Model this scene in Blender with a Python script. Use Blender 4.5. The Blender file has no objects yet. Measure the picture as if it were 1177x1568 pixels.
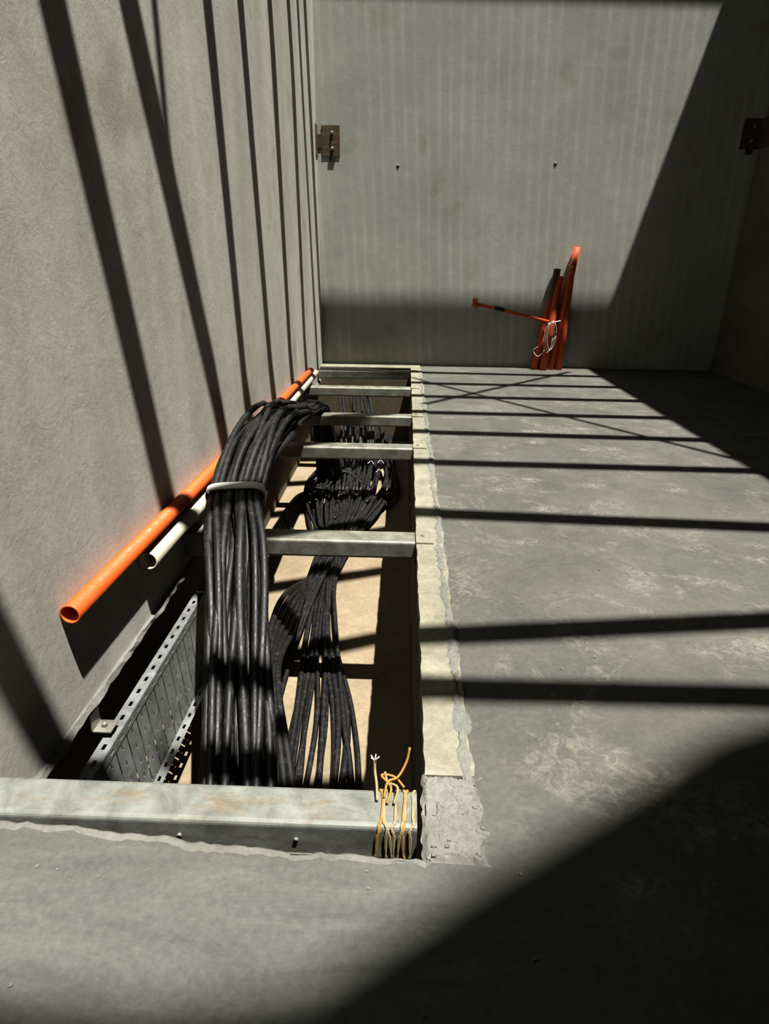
import bpy, math, random, bmesh
from mathutils import Vector, Matrix, noise
random.seed(7)
V=Vector
scene=bpy.context.scene
COL=scene.collection

# ------------------------------------------------------------ camera
CAMH=1.5
p=math.radians(23);yw=math.radians(1.7);r=math.radians(.7)
fh=V((-math.sin(yw),math.cos(yw),0));R0=V((math.cos(yw),math.sin(yw),0))
F=fh*math.cos(p)-V((0,0,math.sin(p)));U0=fh*math.sin(p)+V((0,0,math.cos(p)))
R=R0*math.cos(r)+U0*math.sin(r);U=U0*math.cos(r)-R0*math.sin(r)
cd=bpy.data.cameras.new('camera');cam=bpy.data.objects.new('camera',cd);COL.objects.link(cam)
M=Matrix.Identity(4)
for i in range(3):
    M[i][0]=R[i];M[i][1]=U[i];M[i][2]=-F[i]
M[2][3]=CAMH
cam.matrix_world=M
cd.sensor_fit='VERTICAL';cd.sensor_height=36;cd.lens=918/1568*36;cd.clip_start=.02
scene.camera=cam

# ------------------------------------------------------------ materials
KA=.70
def newmat(name):
    m=bpy.data.materials.new(name);m.use_nodes=True
    nt=m.node_tree;b=nt.nodes['Principled BSDF']
    return m,nt,b
def sc(c,k=None): return tuple(x*(KA if k is None else k) for x in c)
def noise_n(nt,vec,scale,detail=6,rough=.6,dist=0):
    n=nt.nodes.new('ShaderNodeTexNoise');n.inputs['Scale'].default_value=scale;n.inputs['Detail'].default_value=detail
    n.inputs['Roughness'].default_value=rough;n.inputs['Distortion'].default_value=dist
    nt.links.new(vec,n.inputs['Vector']);return n.outputs['Fac']
def ramp(nt,fac,stops):
    n=nt.nodes.new('ShaderNodeValToRGB');e=n.color_ramp.elements
    while len(e)<len(stops): e.new(.5)
    for i,(pos,c) in enumerate(stops):
        e[i].position=pos
        e[i].color=(c,c,c,1) if isinstance(c,(int,float)) else (*c,1)
    nt.links.new(fac,n.inputs['Fac']);return n.outputs['Color']
def mix(nt,a,b,fac,mode='MIX'):
    n=nt.nodes.new('ShaderNodeMix');n.data_type='RGBA';n.blend_type=mode
    for s,val in ((n.inputs['Factor'],fac),(n.inputs['A'],a),(n.inputs['B'],b)):
        if isinstance(val,(int,float)): s.default_value=val
        elif isinstance(val,tuple): s.default_value=(*val,1)
        else: nt.links.new(val,s)
    return n.outputs['Result']
def coords(nt,scale=(1,1,1),rot=0):
    t=nt.nodes.new('ShaderNodeTexCoord');m=nt.nodes.new('ShaderNodeMapping')
    m.inputs['Scale'].default_value=scale;m.inputs['Rotation'].default_value=(0,rot,rot)
    nt.links.new(t.outputs['Object'],m.inputs['Vector']);return m.outputs['Vector']
def bump(nt,b,h,strength,dist=.01,prev=None):
    n=nt.nodes.new('ShaderNodeBump');n.inputs['Strength'].default_value=strength;n.inputs['Distance'].default_value=dist
    nt.links.new(h,n.inputs['Height'])
    if prev: nt.links.new(prev,n.inputs['Normal'])
    nt.links.new(n.outputs['Normal'],b.inputs['Normal']);return n.outputs['Normal']
def concrete(name,c1,c2,stain=(.2,.17,.1),stain_amt=.35,rough=.85,bumpy=.5,streak=None,pits=True,dust=None,fine=.2,medc=.14,board=None,near=False,spec=.3):
    m,nt,b=newmat(name)
    c1=sc(c1);c2=sc(c2);stain=sc(stain)
    v=coords(nt)
    big=noise_n(nt,v,.9,8,.62,.3)
    col=ramp(nt,big,[(.3,c1),(.7,c2)])
    f=noise_n(nt,v,45,5,.7)
    col=mix(nt,col,ramp(nt,f,[(.25,1-fine),(.75,1+fine)]),1.0,'MULTIPLY')
    med=noise_n(nt,v,6,6,.65,.6)
    col=mix(nt,col,ramp(nt,med,[(.3,1-medc),(.7,1+medc*.8)]),1.0,'MULTIPLY')
    st=noise_n(nt,v,2.1,3,.5,.2)
    sm=ramp(nt,st,[(.62,0.0),(.74,1.0)])
    sm2=mix(nt,sm,(0,0,0),1-stain_amt)
    col=mix(nt,col,stain,sm2)
    if streak:
        vs=coords(nt,streak);s=noise_n(nt,vs,1,4,.6)
        col=mix(nt,col,ramp(nt,s,[(.3,.88),(.7,1.1)]),1.0,'MULTIPLY')
    if board:
        w=nt.nodes.new('ShaderNodeTexWave');w.inputs['Scale'].default_value=board;w.inputs['Distortion'].default_value=.9;w.inputs['Detail'].default_value=2
        w.inputs['Detail Scale'].default_value=.5
        w.bands_direction='X';nt.links.new(coords(nt,(1,1,1),.05),w.inputs['Vector'])
        bw=ramp(nt,w.outputs['Fac'],[(.5,1.0),(1,1.15)])
        bm=ramp(nt,noise_n(nt,coords(nt,(1.2,1,.5)),1.5,4,.6),[(.36,0.0),(.62,1.0)])
        bw=mix(nt,(1,1,1),bw,bm)
        col=mix(nt,col,bw,1.0,'MULTIPLY')
    if dust:
        dust=sc(dust)
        d1=noise_n(nt,v,2.2,4,.7,1.0);d2=noise_n(nt,v,16,6,.8,1.6)
        dm=ramp(nt,d1,[(.50,0.0),(.60,1.0)]);dm2=ramp(nt,d2,[(.45,0.0),(.62,1.0)])
        dd=mix(nt,dm,dm2,1.0,'MULTIPLY')
        dd=mix(nt,dd,(0,0,0),.5)
        col=mix(nt,col,dust,dd)
        d3=ramp(nt,noise_n(nt,v,1.3,6,.7,.5),[(.45,0.0),(.75,.3)])
        col=mix(nt,col,tuple(x*.75 for x in dust),d3)
        vo=nt.nodes.new('ShaderNodeTexVoronoi');vo.inputs['Scale'].default_value=2.1;vo.inputs['Randomness'].default_value=1
        nt.links.new(coords(nt,(1,1.5,1),.5),vo.inputs['Vector'])
        fp=ramp(nt,vo.outputs['Distance'],[(.10,1.0),(.24,0.0)])
        fn=ramp(nt,noise_n(nt,v,26,5,.75,1.5),[(.46,0.0),(.56,.6)])
        col=mix(nt,col,dust,mix(nt,fp,fn,1.0,'MULTIPLY'))
    if near:
        vv=coords(nt,(1.1,5,1),.12)
        s=noise_n(nt,vv,1.6,9,.75,.8)
        g=nt.nodes.new('ShaderNodeSeparateXYZ');t=nt.nodes.new('ShaderNodeTexCoord');nt.links.new(t.outputs['Object'],g.inputs[0])
        mr=nt.nodes.new('ShaderNodeMapRange');mr.inputs['From Min'].default_value=1.6;mr.inputs['From Max'].default_value=1.0;nt.links.new(g.outputs['Y'],mr.inputs['Value'])
        mx=nt.nodes.new('ShaderNodeMapRange');mx.inputs['From Min'].default_value=.9;mx.inputs['From Max'].default_value=.0;nt.links.new(g.outputs['X'],mx.inputs['Value'])
        mu=nt.nodes.new('ShaderNodeMath');mu.operation='MULTIPLY';nt.links.new(mr.outputs[0],mu.inputs[0]);nt.links.new(mx.outputs[0],mu.inputs[1])
        sr=ramp(nt,s,[(.3,sc((.10,.10,.09))),(.6,sc((.15,.15,.136))),(.85,sc((.25,.245,.22)))])
        sr=mix(nt,sr,ramp(nt,f,[(.25,.8),(.75,1.2)]),1.0,'MULTIPLY')
        col=mix(nt,col,sr,mu.outputs[0])
    nt.links.new(col,b.inputs['Base Color'])
    b.inputs['Roughness'].default_value=rough
    b.inputs['Specular IOR Level'].default_value=spec
    n1=bump(nt,b,noise_n(nt,v,60,6,.7),bumpy*.6,.006)
    n2=bump(nt,b,med,bumpy*.5,.02,n1)
    if pits:
        vo=nt.nodes.new('ShaderNodeTexVoronoi');vo.inputs['Scale'].default_value=5;nt.links.new(v,vo.inputs['Vector'])
        pr=ramp(nt,vo.outputs['Distance'],[(.01,0.0),(.035,1.0)])
        bump(nt,b,pr,bumpy*1.0,.008,n2)
    return m
M_wall=concrete('concrete_wall',(.48,.47,.415),(.58,.565,.505),stain=(.30,.24,.14),streak=(1.5,3,.35),bumpy=.3,stain_amt=.4,fine=.12,medc=.08)
M_back=concrete('concrete_back',(.39,.395,.355),(.49,.495,.45),stain=(.29,.24,.16),board=2.1,bumpy=.12,fine=.08,medc=.07)
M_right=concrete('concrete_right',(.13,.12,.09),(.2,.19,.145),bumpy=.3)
M_floor=concrete('concrete_floor',(.095,.094,.083),(.136,.134,.119),stain=(.17,.15,.10),stain_amt=.4,rough=.7,bumpy=.4,pits=False,dust=(.30,.285,.24),near=True,spec=.2)
M_kerb=concrete('concrete_kerb',(.22,.205,.155),(.35,.325,.25),stain=(.40,.35,.25),stain_amt=.6,bumpy=.6,medc=.25)
M_mortar=concrete('mortar',(.15,.148,.13),(.27,.264,.235),bumpy=.7)
M_trench=concrete('trench_side',(.11,.09,.06),(.18,.145,.1),stain=(.08,.06,.04),bumpy=.3)
M_tfloor=concrete('trench_bottom',(.26,.20,.13),(.36,.285,.19),stain=(.2,.14,.09),bumpy=.4,pits=False)
def steel(name,base=(.36,.38,.35),rust=.3,rough=.42,metal=.55):
    m,nt,b=newmat(name);v=coords(nt);base=sc(base,.8)
    n=noise_n(nt,v,9,6,.7,.5)
    col=ramp(nt,n,[(.3,tuple(c*.6 for c in base)),(.7,tuple(c*1.15 for c in base))])
    vs=coords(nt,(3,12,12));rn=noise_n(nt,vs,1.6,6,.7,.4)
    rm=ramp(nt,rn,[(.52,0.0),(.68,1.0)])
    rm2=mix(nt,rm,(0,0,0),1-rust)
    col=mix(nt,col,(.17,.105,.045),rm2)
    nt.links.new(col,b.inputs['Base Color']);b.inputs['Metallic'].default_value=metal
    nt.links.new(ramp(nt,n,[(.3,rough-.08),(.7,rough+.2)]),b.inputs['Roughness'])
    bump(nt,b,noise_n(nt,v,35,5,.6),.25,.003)
    return m
M_steel=steel('galvanised_steel',(.30,.30,.25),.35,.45,.4)
M_steelr=steel('galvanised_steel_rusty',(.26,.27,.24),.6,.5,.3)
M_tray=steel('tray_steel',(.28,.29,.28),.1,.5,.4)
M_brown=steel('rusty_bracket',(.10,.07,.035),.8,.7,.2)
M_roofst=steel('roof_steel',(.2,.2,.2),.1,.6,.2)
def plastic(name,c,rough=.4,dust=.1,dustc=(.3,.27,.2),scl=20,lo=.55,k=.8):
    m,nt,b=newmat(name);v=coords(nt);c=sc(c,k);dustc=sc(dustc)
    n=noise_n(nt,v,scl,6,.7,.4)
    dm=ramp(nt,n,[(lo,0.0),(lo+.17,1.0)]);dm2=mix(nt,dm,(0,0,0),1-dust)
    nt.links.new(mix(nt,c,dustc,dm2),b.inputs['Base Color'])
    nt.links.new(ramp(nt,n,[(.35,rough),(.7,min(1,rough+.3))]),b.inputs['Roughness'])
    bump(nt,b,n,.1,.002)
    return m
M_orange=plastic('orange_pvc',(.70,.125,.014),.5,.2)
M_orange_d=plastic('orange_pvc_dusty',(.50,.08,.012),.5,.3,(.2,.08,.03))
M_cream=plastic('cream_pvc',(.62,.58,.46),.45,.15)
M_dark=plastic('dark_brown_pvc',(.09,.05,.03),.5,.2)  # dark brown plastic, used for one riser
M_cable=plastic('black_cable',(.008,.0075,.007),.45,.5,(.10,.088,.065),26,.55)
M_tie=plastic('cable_tie',(.62,.62,.60),.6,.1)
M_cord_o=plastic('orange_cord',(.38,.20,.045),.8,.3)
M_cord_w=plastic('tan_cord',(.33,.27,.15),.8,.3)
M_wire=plastic('white_wire',(.65,.63,.6),.5,.1)
M_black=plastic('dark_hole',(.02,.018,.015),.9,.1)

# ------------------------------------------------------------ mesh helpers
class B:
    def __init__(s): s.v=[];s.f=[];s.m=[];s.sm=[];s.mats=[]
    def mi(s,mat):
        if mat not in s.mats: s.mats.append(mat)
        return s.mats.index(mat)
    def add(s,vs,fs,mat,smooth=False):
        o=len(s.v);k=s.mi(mat)
        s.v+= [tuple(q) for q in vs]
        for q in fs: s.f.append([i+o for i in q]);s.m.append(k);s.sm.append(smooth)
    def box(s,a,b,mat):
        (x0,y0,z0),(x1,y1,z1)=a,b
        vs=[(x0,y0,z0),(x1,y0,z0),(x1,y1,z0),(x0,y1,z0),(x0,y0,z1),(x1,y0,z1),(x1,y1,z1),(x0,y1,z1)]
        s.add(vs,[(0,3,2,1),(4,5,6,7),(0,1,5,4),(1,2,6,5),(2,3,7,6),(3,0,4,7)],mat)
    def prism(s,poly,z0,z1,mat,matside=None):
        n=len(poly)
        vs=[(x,y,z0) for x,y in poly]+[(x,y,z1) for x,y in poly]
        s.add(vs,[tuple(range(n-1,-1,-1)),tuple(range(n,2*n))]+[(i,(i+1)%n,n+(i+1)%n,n+i) for i in range(n)],mat)
    def tube(s,pts,rad,mat,seg=10,cap=True,inner=None):
        pts=[V(q) for q in pts];n=len(pts)
        if isinstance(rad,(int,float)): rad=[rad]*n
        t0=(pts[1]-pts[0]).normalized()
        up=V((0,0,1)) if abs(t0.z)<.9 else V((1,0,0))
        nn=(up-t0*up.dot(t0)).normalized()
        vs=[];fs=[]
        fr=[]
        for i in range(n):
            t=(pts[min(i+1,n-1)]-pts[max(i-1,0)]).normalized()
            nn=(nn-t*nn.dot(t))
            nn=nn.normalized() if nn.length>1e-6 else t.orthogonal().normalized()
            bb=t.cross(nn);fr.append((nn.copy(),bb))
            for j in range(seg):
                a=2*math.pi*j/seg
                vs.append(pts[i]+(nn*math.cos(a)+bb*math.sin(a))*rad[i])
        for i in range(n-1):
            for j in range(seg):
                k=(j+1)%seg
                fs.append((i*seg+j,i*seg+k,(i+1)*seg+k,(i+1)*seg+j))
        if inner is None:
            if cap: fs.append(tuple(range(seg-1,-1,-1)));fs.append(tuple((n-1)*seg+j for j in range(seg)))
        else:
            o=len(vs)
            for i in range(n):
                for j in range(seg):
                    a=2*math.pi*j/seg
                    vs.append(pts[i]+(fr[i][0]*math.cos(a)+fr[i][1]*math.sin(a))*inner)
            for i in range(n-1):
                for j in range(seg):
                    k=(j+1)%seg
                    fs.append((o+i*seg+j,o+(i+1)*seg+j,o+(i+1)*seg+k,o+i*seg+k))
            for e in (0,(n-1)*seg):
                for j in range(seg):
                    k=(j+1)%seg
                    fs.append((e+j,e+k,o+e+k,o+e+j))
        s.add(vs,fs,mat,True)
    def obj(s,name,parent=None,bevel=0,solid=0):
        me=bpy.data.meshes.new(name);me.from_pydata(s.v,[],s.f)
        for mt in s.mats: me.materials.append(mt)
        me.polygons.foreach_set('material_index',s.m);me.polygons.foreach_set('use_smooth',s.sm)
        me.update()
        bm=bmesh.new();bm.from_mesh(me);bmesh.ops.recalc_face_normals(bm,faces=bm.faces);bm.to_mesh(me);bm.free()
        o=bpy.data.objects.new(name,me);COL.objects.link(o)
        if parent: o.parent=parent
        if solid:
            md=o.modifiers.new('s','SOLIDIFY');md.thickness=solid;md.offset=0
        if bevel:
            md=o.modifiers.new('b','BEVEL');md.width=bevel;md.segments=2;md.limit_method='ANGLE'
        return o
def empty(name):
    o=bpy.data.objects.new(name,None);COL.objects.link(o);return o
def spline(pts,n=8):
    pts=[V(q) for q in pts];P=[pts[0]*2-pts[1]]+pts+[pts[-1]*2-pts[-2]]
    out=[]
    for i in range(1,len(P)-2):
        for k in range(n):
            t=k/n;a,b,c,d=P[i-1],P[i],P[i+1],P[i+2]
            out.append(.5*((2*b)+(c-a)*t+(2*a-5*b+4*c-d)*t*t+(3*b-a-3*c+d)*t*t*t))
    out.append(P[-2].copy());return out
def jag(x,s=8,a=1,seed=0): return a*noise.noise(V((x*s,seed*7.3,.5)))

# ------------------------------------------------------------ room shell
WX=-1.24;BY=9.25;RX=4.55;FY=-2.5;WT=7.8
b=B();b.box((WX-.16,FY,-.17),(WX,BY,WT),M_wall)
vs=[];fs=[];rows=200
for i in range(rows+1):
    y=1.0+7.9*i/rows
    for k,(x,z) in enumerate([(WX-.03,-.16),(WX+.012+jag(y,9,.014,40),-.168),(WX+.022+jag(y,13,.016,41),-.19+jag(y,30,.01,45)),(WX+.0+jag(y,11,.01,42),-.215+jag(y,17,.012,43)),(WX-.08,-.215)]):
        vs.append((x,y,z))
for i in range(rows):
    for k in range(4): fs.append((i*5+k,i*5+k+1,(i+1)*5+k+1,(i+1)*5+k))
b.add(vs,fs,M_mortar,False)
b.obj('wall_left')
b=B();b.box((WX-.16,BY,-.02),(RX+.2,BY+.16,WT),M_back);b.obj('wall_back')
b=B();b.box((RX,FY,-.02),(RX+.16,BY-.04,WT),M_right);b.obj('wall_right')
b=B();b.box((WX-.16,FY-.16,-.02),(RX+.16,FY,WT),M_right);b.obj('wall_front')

TX=.09;KX=.235;TD=-1.1
edge=[]
n=110
for i in range(n+1):
    t=i/n;x=WX-.16+(TX-(WX-.16))*t
    y=1.215-.10*t+jag(x,6,.02,1)+jag(x,30,.010,2)
    edge.append((x,y))
ke=[];m_=160
for i in range(m_+1):
    y=1.12+(8.95-1.12)*i/m_
    ke.append((KX+jag(y,5,.01,3)+jag(y,22,.006,4),y))
b=B()
poly=[(WX-.16,FY),(RX+.16,FY),(RX+.16,BY+.16),(WX-.16,BY+.16),(WX-.16,8.93)]+list(reversed(ke))+list(reversed(edge))
b.prism(poly,-.14,0,M_floor)
b.obj('floor')
b=B()
b.prism([(WX,8.94),(KX,8.94),(KX,BY),(WX,BY)],0,0.012,M_kerb)
b.obj('cement_strip')
b=B()
ko=[(KX+.012+jag(y,7,.012,5)+jag(y,26,.009,6),y) for (_,y) in ke]
ki=[(TX+abs(jag(y,18,.010,51))+abs(jag(y,50,.005,52)),y) for (_,y) in ke if y>1.38]
poly=ki+list(reversed([q for q in ko if q[1]>1.38]))
b.prism(poly,-.13,.008,M_kerb)
vs=[];fs=[]
rows=500
for i in range(rows+1):
    y=1.38+7.5*i/rows
    c=.228+jag(y,6,.016,8)
    w=.020+jag(y,11,.018,9)+jag(y,40,.010,10)
    for k,(o,z) in enumerate([(-w,.007),(-w*.5,.012),(0,.014),(w*.6,.010),(w*1.1,-.002)]):
        vs.append((c+o+jag(y,70,.004,60+k),y,z+jag(y,60,.005,11+k)))
for i in range(rows):
    for k in range(4):
        fs.append((i*5+k,i*5+k+1,(i+1)*5+k+1,(i+1)*5+k))
b.add(vs,fs,M_mortar,False)
b.obj('trench_kerb')
b=B();vs=[];fs=[];nx,ny=90,120
for j in range(ny+1):
    for i in range(nx+1):
        x=.080+.185*i/nx;y=1.115+.30*j/ny
        e=min(i,nx-i,j,ny-j)/9.0
        q=V((x,y,0))
        e=max(0,min(1,e+.9*noise.noise(q*30)))
        h=.005+.012*abs(noise.noise(q*20))+.007*abs(noise.noise(q*60))+.004*abs(noise.noise(q*150))
        if y>1.34: h+=.010
        if x<.125 and 1.31>y>1.27: h-=.022
        h=h*e-.006*(1-e)
        vs.append((x+noise.noise(q*30)*.012,y+noise.noise(q*28+V((5,0,0)))*.016,h))
for j in range(ny):
    for i in range(nx):
        a=j*(nx+1)+i;fs.append((a,a+1,a+nx+2,a+nx+1))
b.add(vs,fs,M_mortar,True)
b.box((.095,1.17,-.13),(.235,1.379,.002),M_mortar)
for k in range(20):
    x=random.uniform(.09,.27);y=random.uniform(1.12,1.42);s_=random.uniform(.003,.008);z=.008
    q=[(x+s_*random.uniform(.5,1.2)*(1 if c&1 else -1),y+s_*random.uniform(.5,1.2)*(1 if c&2 else -1),z+s_*random.uniform(.5,1)*(1 if c&4 else -1)) for c in range(8)]
    b.add(q,[(0,1,3,2),(4,6,7,5),(0,4,5,1),(1,5,7,3),(3,7,6,2),(2,6,4,0)],M_mortar)
b.obj('mortar_patch')
b=B();vs=[];fs=[]
for i,(x,y) in enumerate(edge):
    w=.012+jag(x,10,.010,21)
    for k,(o,z) in enumerate([(.004,-.03),(.002,.001),(-.006,.004),(-w,.002),(-w-.010,-.001)]):
        vs.append((x,y+o,z+jag(x,50,.002,30+k)))
for i in range(len(edge)-1):
    for k in range(4): fs.append((i*5+k,i*5+k+1,(i+1)*5+k+1,(i+1)*5+k))
b.add(vs,fs,M_mortar,True);b.obj('plaster_lip')
b=B()
b.box((TX,1.1,TD),(TX+.1,8.95,-.13),M_trench)
b.box((-1.5,1.0,TD),(-1.4,8.95,-.18),M_trench)
b.box((-1.5,.95,TD),(TX+.1,1.05,-.14),M_trench)
b.box((-1.5,8.93,TD),(TX+.1,9.03,-.14),M_trench)
b.box((-1.5,.95,TD-.08),(TX+.1,9.03,TD),M_tfloor)
b.obj('cable_trench')

# ------------------------------------------------------------ steel cross beams
def beam(x0,x1,yc,w,h,ztop,mat):
    b=B();rad=.016;pr=[]
    for cx,cz,a0 in ((w/2-rad,-rad,0),(-w/2+rad,-rad,90),(-w/2+rad,-h+rad,180),(w/2-rad,-h+rad,270)):
        for k in range(5):
            a=math.radians(a0+k*22.5);pr.append((cx+rad*math.cos(a),cz+rad*math.sin(a)))
    nn=len(pr);th=.006
    def ring(x,yy,sc_):
        return [(x,yy+py*(1-2*th/w*sc_),ztop-h/2+(pz+h/2)*(1-2*th/h*sc_)) for py,pz in pr]
    vs=ring(x0,yc,0)+ring(x1,yc,0);fs=[]
    for j in range(nn): fs.append((j,(j+1)%nn,nn+(j+1)%nn,nn+j))
    o=len(vs);vs+=ring(x0,yc,1)+ring(x1,yc,1)
    for j in range(nn):
        k=(j+1)%nn;fs.append((o+j,o+k,o+nn+k,o+nn+j))
        fs.append((j,k,o+k,o+j));fs.append((nn+j,nn+k,o+nn+k,o+nn+j))
    b.add(vs,fs,mat,False)
    return b
bm_=beam(WX,.068,1.285,.135,.14,.01,M_steelr)
for x in (-.62,-.28):
    bm_.tube([(x,1.2175,-.05),(x,1.212,-.05)],.007,M_steel,8)
for x0,x1 in ((-1.0,-.6),(-.45,-.1)):
    bm_.box((x0,1.214,-.128),(x1,1.219,-.108),M_steelr)
bm_.obj('steel_beam')
for (yc,w,x1) in ((3.15,.15,.085),(4.97,.15,.085),(6.07,.14,.085),(7.5,.14,.085),(8.68,.14,.08)):
    bb=beam(WX,x1,yc,w,.11,.01,M_steel)
    pw=.13 if yc<4 else .1
    bb.box((TX-.0,yc-pw*.7,.006),(TX+.11+random.uniform(-.01,.02),yc+pw*.6,.018),M_kerb)
    bb.box((TX+.03,yc-.01,.018),(TX+.05,yc+.01,.024),M_steel)
    if yc<4: bb.box((WX,yc-.085,-.11),(WX+.10,yc+.085,.03),M_steel)
    bb.obj('steel_beam')

# ------------------------------------------------------------ cord lashing on near beam
E=empty('cord_lashing')
def loop(x0,slant,off,ph,mat,rr=.003,name='cord'):
    b=B();yc,zc=1.285,-.06;hw,hh=.0675+off,.07+off
    base=[];K=64
    for i in range(K+1):
        a=2*math.pi*i/K
        c,s_=math.cos(a),math.sin(a);e=.28
        y=yc+hw*math.copysign(abs(c)**e,c);z=zc+hh*math.copysign(abs(s_)**e,s_)
        base.append(V((x0+slant*math.sin(a+ph)+.003*math.sin(5*a+ph),y,z)))
    for st in (0,math.pi):
        pts=[];
        for i,q in enumerate(base):
            a=i*1.1+st
            pts.append(q+V((math.cos(a)*rr*.8,0,math.sin(a)*rr*.3)))
        b.tube(pts,rr,mat,6)
    b.obj(name,E)
for i,(x,sl,mt) in enumerate(((-.048,.012,M_cord_o),(-.030,-.012,M_cord_w),(-.012,.014,M_cord_w),(.008,-.010,M_cord_w),(.022,.010,M_cord_w),(.038,.010,M_cord_o),(.052,-.008,M_cord_w))):
    loop(x,sl,.004,i*1.7,mt,name='cord_%d'%i)
b=B()
b.tube(spline([(-.05,1.30,.02),(-.053,1.34,.035),(-.06,1.375,.055),(-.062,1.39,.085)],6),.0045,M_cord_w,6)
for k in range(5):
    a=k*1.3;b.tube([(-.062,1.39,.083),(-.062+.014*math.cos(a),1.39+.01*math.sin(a),.1)],.002,M_wire,5)
b.tube(spline([(-.03,1.31,.02),(-.02,1.35,.04),(.01,1.37,.04),(.035,1.40,.07),(.045,1.42,.11)],6),.004,M_cord_o,6)
b.tube(spline([(-.02,1.29,.02),(-.01,1.34,.03),(-.04,1.37,.045),(.0,1.38,.03),(.03,1.35,.02)],6),.004,M_cord_o,6)
b.tube(spline([(.0,1.29,.02),(.01,1.33,.04),(-.02,1.36,.03),(-.03,1.38,.05)],6),.004,M_cord_w,6)
b.obj('loose_ends',E)

# ------------------------------------------------------------ conduits by the wall
b=B();b.tube([(WX+.040,1.83,.285),(WX+.040,4.8,.215),(WX+.040,7.8,.15)],.038,M_orange,28,inner=.032);b.obj('orange_conduit_pipe')
b=B();b.tube([(WX+.050,2.48,.165),(WX+.050,5.2,.10),(WX+.050,8.1,.062)],.045,M_cream,28,inner=.038);b.obj('cream_conduit_pipe')

# ------------------------------------------------------------ big cable bundle
E=empty('cable_bundle')
main=[(-.53,.9,-.86),(-.61,1.6,-.52),(-.735,2.2,-.20),(-.832,2.68,.10),(-.930,3.12,.25),(-.93,3.6,.40),(-.915,4.16,.435),(-.915,4.9,.315),(-.925,5.5,.17),(-.905,6.05,.09),(-.88,6.45,-.15),(-.84,6.7,-.9)]
hw=[.14,.135,.135,.14,.14,.145,.14,.12,.09,.08,.09,.14]
hh=[.07,.075,.08,.075,.055,.07,.075,.065,.05,.04,.05,.06]
cp=spline(main,10);W=spline([(a,c,0) for a,c in zip(hw,hh)],10)
offs=[]
for row,(cnt,z) in enumerate(((8,-.9),(9,0),(8,.9))):
    for i in range(cnt):
        u=(i-(cnt-1)/2)/4.0
        offs.append((u*.97,z*(1-.35*u*u)))
b=B();nseg=len(cp)
def frame(i):
    t=(cp[min(i+1,nseg-1)]-cp[max(i-1,0)]).normalized()
    side=(V((1,0,0))-t*t.x).normalized();return t,side,side.cross(t).normalized()
for ci,(u,w) in enumerate(offs):
    pts=[];ph=random.uniform(0,6);tw=random.uniform(.04,.16);fr_=random.uniform(.09,.14)
    rb=.021*random.uniform(.8,1.15);rr_=[]
    for i,q in enumerate(cp):
        t,side,nrm=frame(i)
        tight=1-math.exp(-((i-40)/9.0)**2)*.9
        if i>62: tight*=.5
        uu=u+tw*1.8*tight*math.sin(i*fr_+ph);ww=w+tight*.6*math.sin(i*.11+ph*2)
        pts.append(q+side*uu*W[i].x+nrm*ww*W[i].y);rr_.append(rb*(1 if i<60 else .9))
    b.tube(pts,rr_,M_cable,10)
b.obj('cables',E)
b=B();i=40;q=cp[i];t,side,nrm=frame(i)
vs=[];fs=[];K=48
for k in range(K):
    a=2*math.pi*k/K;c,s_=math.cos(a),math.sin(a);e=.5
    o=side*(W[i].x+.022)*math.copysign(abs(c)**e,c)+nrm*(W[i].y+.024)*math.copysign(abs(s_)**e,s_)
    for dd in (-.028,.028): vs.append(q+o+t*dd)
for k in range(K):
    j=(k+1)%K;fs.append((2*k,2*j,2*j+1,2*k+1))
b.add(vs,fs,M_tie,True)
b.obj('strap',E,solid=.005)
b=B();c0=q+side*(W[i].x+.012)+nrm*(W[i].y*.6)
b.tube([c0,c0+V((.02,.0,-.01)),c0+V((.025,-.03,-.02))],.010,M_tie,8);b.obj('strap_tail',E)

E=empty('trench_floor_cables')
b=B();Z=TD+.02
for i in range(13):
    u=i/12
    pts=[(-.72+.16*u+random.uniform(-.03,.03),6.2,Z+.04+random.uniform(0,.06)),(-.68+.12*u,5.1,Z+.02+.03*(i%3)),(-.69+.14*u,4.5,Z+.035*(i%2)+.01),
         (-.66+.20*u+random.uniform(-.04,.04),3.7,Z+.02*(i%3)),(-.64+.36*u+random.uniform(-.04,.04),2.9,Z+.015*(i%2)),(-.62+.42*u+random.uniform(-.02,.02),2.2,Z),(-.60+.38*u,1.2,Z)]
    b.tube(spline(pts,10),random.uniform(.014,.021),M_cable,8)
for i in range(6):
    pts=[(-.70+.03*i,5.8,Z+.1),(-.75+.03*i,4.8,Z+.1+.02*(i%2)),(-.80+.02*i,3.9,Z+.06),(-.98+.05*i,3.0,Z+.03),(-.9+.05*i,2.2,Z+.02),(-.8+.05*i,1.3,Z)]
    b.tube(spline(pts,10),.018,M_cable,8)
for i in range(5):
    pts=[(-.72,4.1,Z+.25),(-.78+.02*i,3.4,-.60-.05*i),(-.72+.02*i,2.6,-.55),(-.58+.035*i,1.9,-.62),(-.48+.05*i,1.2,-.85)]
    b.tube(spline(pts,10),.02,M_cable,10)
b.obj('cables',E)
E=empty('fanned_cable_pile')
b=B()
rx=lambda a:random.uniform(-a,a)
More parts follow.
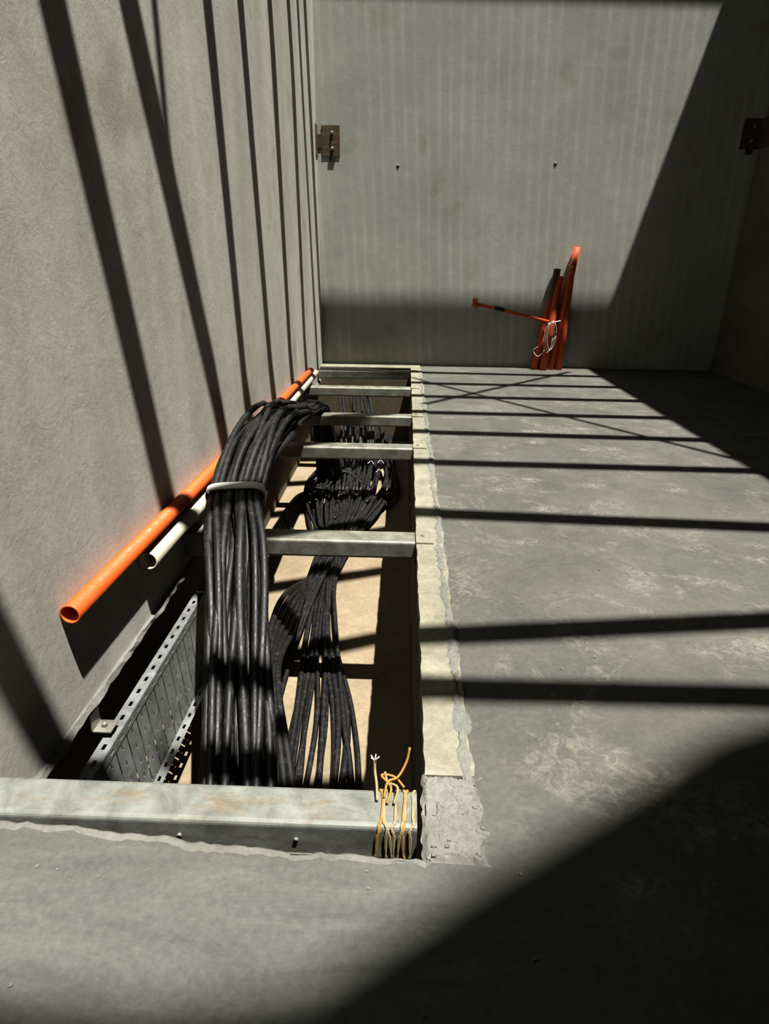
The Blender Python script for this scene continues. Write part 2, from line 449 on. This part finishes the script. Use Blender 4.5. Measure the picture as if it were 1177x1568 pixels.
for i in range(48):
    u=(i%24)/23+rx(.03);lift=random.uniform(0,.10)
    pts=[(-.66+.10*u+rx(.03),4.5,Z+.02+rx(.01)),(-.76+.28*u+rx(.03),5.1,Z+.03+lift*.5),(-.96+.72*u+rx(.04),5.9,Z+.04+lift),
         (-1.05+.98*u+rx(.06),6.7+rx(.1),Z+.06+lift+rx(.03)),(-.98+.88*u+rx(.08),7.5+rx(.2),Z+.10+lift+rx(.05)),(-.9+.7*u+rx(.1),8.3+rx(.3),Z+.1+lift*3)]
    b.tube(spline(pts,7),random.uniform(.013,.020),M_cable,7)
for i in range(6):
    cx=-.75+rx(.2);cy=6.1+rx(.4);a0=rx(1);rad=random.uniform(.18,.3);pts=[]
    for j in range(9):
        a=a0+j*.45;pts.append((max(-1.2,min(0.,cx+rad*math.cos(a))),cy+rad*1.8*math.sin(a),Z+.10+.04*math.sin(j+i)+.01*i))
    b.tube(spline(pts,5),random.uniform(.013,.019),M_cable,7)
for i in range(10):
    pts=[(-.95+.05*i+rx(.04),8.6,-.3+rx(.05)),(-.85+.05*i+rx(.05),7.9,-.5+rx(.08)),(-.8+.05*i+rx(.05),7.2,-.85),(-.75+.04*i,6.4,Z+.12)]
    b.tube(spline(pts,8),random.uniform(.014,.021),M_cable,7)
for i in range(5):
    x=random.uniform(-.5,-.25);y=random.uniform(6.6,7.8)
    b.tube(spline([(x,y,-.82),(x+.04,y+.05,-.80),(x+.08,y-.02,-.82)],5),.004,M_wire,5)
b.obj('cables',E)

# ------------------------------------------------------------ perforated cable tray
E=empty('perforated_cable_tray')
def plate(b,o,u,v,us,vs_,skip,mat):
    o=V(o);u=V(u);v=V(v);vv=[];ff=[]
    for a in us:
        for c in vs_: vv.append(o+u*a+v*c)
    m=len(vs_)
    for i in range(len(us)-1):
        for j in range(m-1):
            if skip(i,j): continue
            ff.append((i*m+j,(i+1)*m+j,(i+1)*m+j+1,i*m+j+1))
    b.add(vv,ff,mat)
y0,y1=1.15,4.2
def railstrip(o,v,width):
    us=[0];
    while us[-1]<y1-y0:
        us+= [us[-1]+.055,us[-1]+.085]
    b=B();plate(b,o,(0,1,0),v,us,[0,width*.36,width*.64,width],lambda i,j:(i%2==1 and j==1),M_tray);return b
railstrip((-1.20,y0,-.33),(1,0,0),.055).obj('top_rail_flange',E,solid=.003)
railstrip((-1.145,y0,-.33),(0,0,-1),.05).obj('top_rail_web',E,solid=.003)
railstrip((-1.13,y0,-.77),(1,0,0),.05).obj('bottom_rail_flange',E,solid=.003)
b=B();y=y0
while y<y1:
    us=[0,.040,.048,.090];vs_=[0,.05]
    while vs_[-1]<.40: vs_+= [vs_[-1]+.028,vs_[-1]+.085]
    vs_=[q for q in vs_ if q<.43]
    plate(b,(-1.15,y,-.345),(0,1,0),(.06,0,-1),us,vs_,lambda i,j:(i==1 and j%2==1),M_tray)
    y+=.10
b.obj('slotted_slats',E,solid=.003)
b=B();b.box((-1.24,1.86,-.30),(-1.16,1.93,-.294),M_steel);b.box((-1.24,1.86,-.30),(-1.234,1.93,-.22),M_steel)
b.tube([(-1.20,1.895,-.294),(-1.20,1.895,-.275)],.012,M_steel,6)
b.box((-1.17,2.98,-.30),(-1.09,3.05,-.294),M_steel)
b.obj('hold_down_clip',E)

# ------------------------------------------------------------ corner brackets
def bracket(x0,x1,z0,z1,sx,wx):
    b=B()
    b.box((x0,BY-.012,z0),(x1,BY,z1),M_brown)
    if sx<0: b.box((wx,BY-.12,z0),(wx+.012,BY,z1),M_brown);b.box((wx,BY-.012,z0+.1),(x0,BY-.001,z1-.1),M_brown)
    else: b.box((wx-.012,BY-.3,z0),(wx,BY,z1),M_brown)
    xm=(x0+x1)/2+.02
    for z in (z0+.09,z1-.09):
        b.tube([(xm,BY-.012,z),(xm,BY-.025,z)],.025,M_steel,6);b.tube([(xm,BY-.025,z),(xm,BY-.04,z)],.012,M_steel,8)
    b.box((xm-.05,BY-.018,z0-.06),(xm+.03,BY,z0),M_black)
    return b.obj('corner_bracket',bevel=.003)
bracket(-1.17,-.93,2.74,3.1,-1,WX)
bracket(RX-.24,RX,2.86,3.2,1,RX)

# ------------------------------------------------------------ riser conduits at the back wall
E=empty('riser_conduit_group')
dx=-.10
def riser(xb,xt,zt,yb,rr,mat,nm):
    b=B();b.tube([(xb+dx,BY-yb,-.0),((xb+xt)/2+dx,BY-yb*.8,zt/2),(xt+dx,BY-rr-.01,zt)],rr,mat,18,inner=rr*.85)
    b.obj(nm,E)
riser(2.02,2.17,1.0,.16,.05,M_orange_d,'riser_1')
riser(2.12,2.22,1.38,.12,.05,M_dark,'riser_2')
riser(2.14,2.26,1.28,.21,.055,M_orange_d,'riser_3')
riser(2.26,2.46,1.66,.16,.045,M_orange_d,'riser_4')
riser(2.38,2.42,1.25,.16,.05,M_orange_d,'riser_5')
b=B();b.tube([(1.0,BY-.05,.90),(1.5,BY-.08,.80),(2.15+dx,BY-.22,.68)],.022,M_orange_d,14,inner=.018)
b.tube([(1.0,BY-.02,.95),(1.0,BY-.07,.90),(1.05,BY-.08,.86)],.038,M_orange_d,10)
b.tube([(1.28,BY-.075,.85),(1.42,BY-.08,.82)],.027,M_black,10)
b.obj('branch_conduit',E)
b=B()
for k in range(3):
    pts=[]
    for i in range(26):
        a=2*math.pi*i/25
        pts.append((2.15+dx+.06*math.cos(a)+.02*k,BY-.29-.01*k,.46+.2*math.sin(a)+.02*k))
    b.tube(pts,.004,M_wire,5)
b.tube(spline([(2.02,BY-.28,.3),(1.94,BY-.27,.2),(1.86,BY-.25,.28),(1.92,BY-.27,.34)],6),.005,M_wire,5)
b.tube(spline([(2.30,BY-.12,1.50),(2.24,BY-.14,1.45),(2.32,BY-.14,1.40)],5),.008,M_wire,5)
b.tube([(2.02,BY-.28,.66),(2.2,BY-.27,.70)],.008,M_wire,6)
b.obj('tie_wires',E)
for x,z in ((-.15,2.64),(1.95,2.68)):
    b=B()
    b.tube([(x,BY,z),(x,BY-.004,z)],.022,M_mortar,9)
    b.tube([(x,BY,z-.01),(x,BY-.008,z-.01)],.008,M_black,7)
    b.obj('wall_anchor_stub')
b=B()
for i in range(60):
    x=random.uniform(.3,2.2) if i%3 else random.uniform(-1,.3)
    y=random.uniform(.8,3.5) if i%3 else random.uniform(.6,1.1)
    s=random.uniform(.0015,.0045);q=[]
    for k in range(8): q.append((x+s*(1 if k&1 else -1)*random.uniform(.5,1.3),y+s*(1 if k&2 else -1)*random.uniform(.5,1.3),(s if k&4 else 0)))
    b.add(q,[(0,1,3,2),(4,6,7,5),(0,4,5,1),(1,5,7,3),(3,7,6,2),(2,6,4,0)],M_mortar)
b.obj('concrete_debris')

# ------------------------------------------------------------ light
s=V((-.234,.173,-1))
sd=bpy.data.lights.new('sun','SUN');sd.energy=10.2;sd.angle=math.radians(.6);sd.color=(1,.975,.915)
so=bpy.data.objects.new('sun',sd);COL.objects.link(so);so.rotation_euler=s.to_track_quat('-Z','Y').to_euler();so.location=(3,-2,12)
w=bpy.data.worlds.new('world');scene.world=w;w.use_nodes=True
bg=w.node_tree.nodes['Background'];bg.inputs['Color'].default_value=(.74,.87,1,1);bg.inputs['Strength'].default_value=.08

ZB=6.5
def bar(pl,w,h=.10,z=ZB,name='roof_beam'):
    P=[V((a+.234*z,c-.173*z,z)) for a,c in pl]
    b=B();vs=[]
    for i,q in enumerate(P):
        d=(P[min(i+1,len(P)-1)]-P[max(i-1,0)]).normalized();n=d.cross(V((0,0,1))).normalized()
        ww=w if isinstance(w,(int,float)) else w[i]
        n=n*ww/2;u=V((0,0,h/2));vs+=[q-n-u,q+n-u,q+n+u,q-n+u]
    fs=[(3,2,1,0)];k=4*(len(P)-1);fs.append((k,k+1,k+2,k+3))
    for i in range(len(P)-1):
        for j in range(4): fs.append((4*i+j,4*i+(j+1)%4,4*i+4+(j+1)%4,4*i+4+j))
    b.add(vs,fs,M_roofst);b.obj(name)
XL,XR=-2.75,3.0
bar([(XL,1.45),(-1.3,1.58),(.1,1.83),(XR,1.87)],(.16,.16,.13,.12))
bar([(-.95,2.05),(.1,2.17),(XR,2.55)],.13)
bar([(XL,2.92),(-1.3,2.96),(.1,3.53),(XR,3.40)],(.2,.2,.15,.15))
bar([(XL,3.25),(-1.85,3.66),(-1.4,4.02),(.1,4.57),(XR,4.52)],(.18,.18,.18,.14,.14))
bar([(XL,5.2),(-1.92,5.0),(-1.36,4.75),(.1,5.47),(XR,5.38)],(.18,.18,.18,.14,.14))
bar([(XL,6.05),(-2,5.92),(-1.36,5.7),(.1,6.25),(XR,6.2)],(.18,.18,.18,.14,.14))
bar([(XL,7.2),(-2,7.06),(-1.36,6.7),(.1,7.05),(XR,7.0)],(.2,.2,.18,.14,.14))
bar([(XL,8.1),(-2,8.1),(-1.36,7.7),(.1,7.85),(XR,7.8)],(.2,.2,.18,.14,.14))
bar([(XL,8.75),(XR,8.55)],.14)
bar([(XL,9.30),(XR,9.30)],.22)
bar([(XL,10.1),(XR,10.08)],.14)
bar([(.2,6.6),(2.4,8.9)],.06,.06,ZB+.2,'roof_brace')
bar([(.1,8.2),(3.0,4.5)],.06,.06,ZB+.2,'roof_brace')
bar([(-2.3,4.45),(-1.66,3.83)],.06,.06,ZB+.2,'roof_brace')
zc=16.0
tg=[(6,1.74),(3.6,1.74),(1.9,1.72),(1.35,1.70),(1.1,1.60),(.8,1.40),(.25,1.06),(-.15,.79),(-.45,.74),(-1.6,.73),(-4,.73),(-4,-8),(6,-8)]
b=B();b.prism([(x+.234*zc,y-.173*zc) for x,y in tg],zc,zc+.15,M_right);b.obj('shadow_slab')  # added unseen slab, outlined from the shadow edge it casts on the near floor
scene.view_settings.view_transform='Standard'
try: scene.view_settings.look='Medium High Contrast'
except Exception: pass
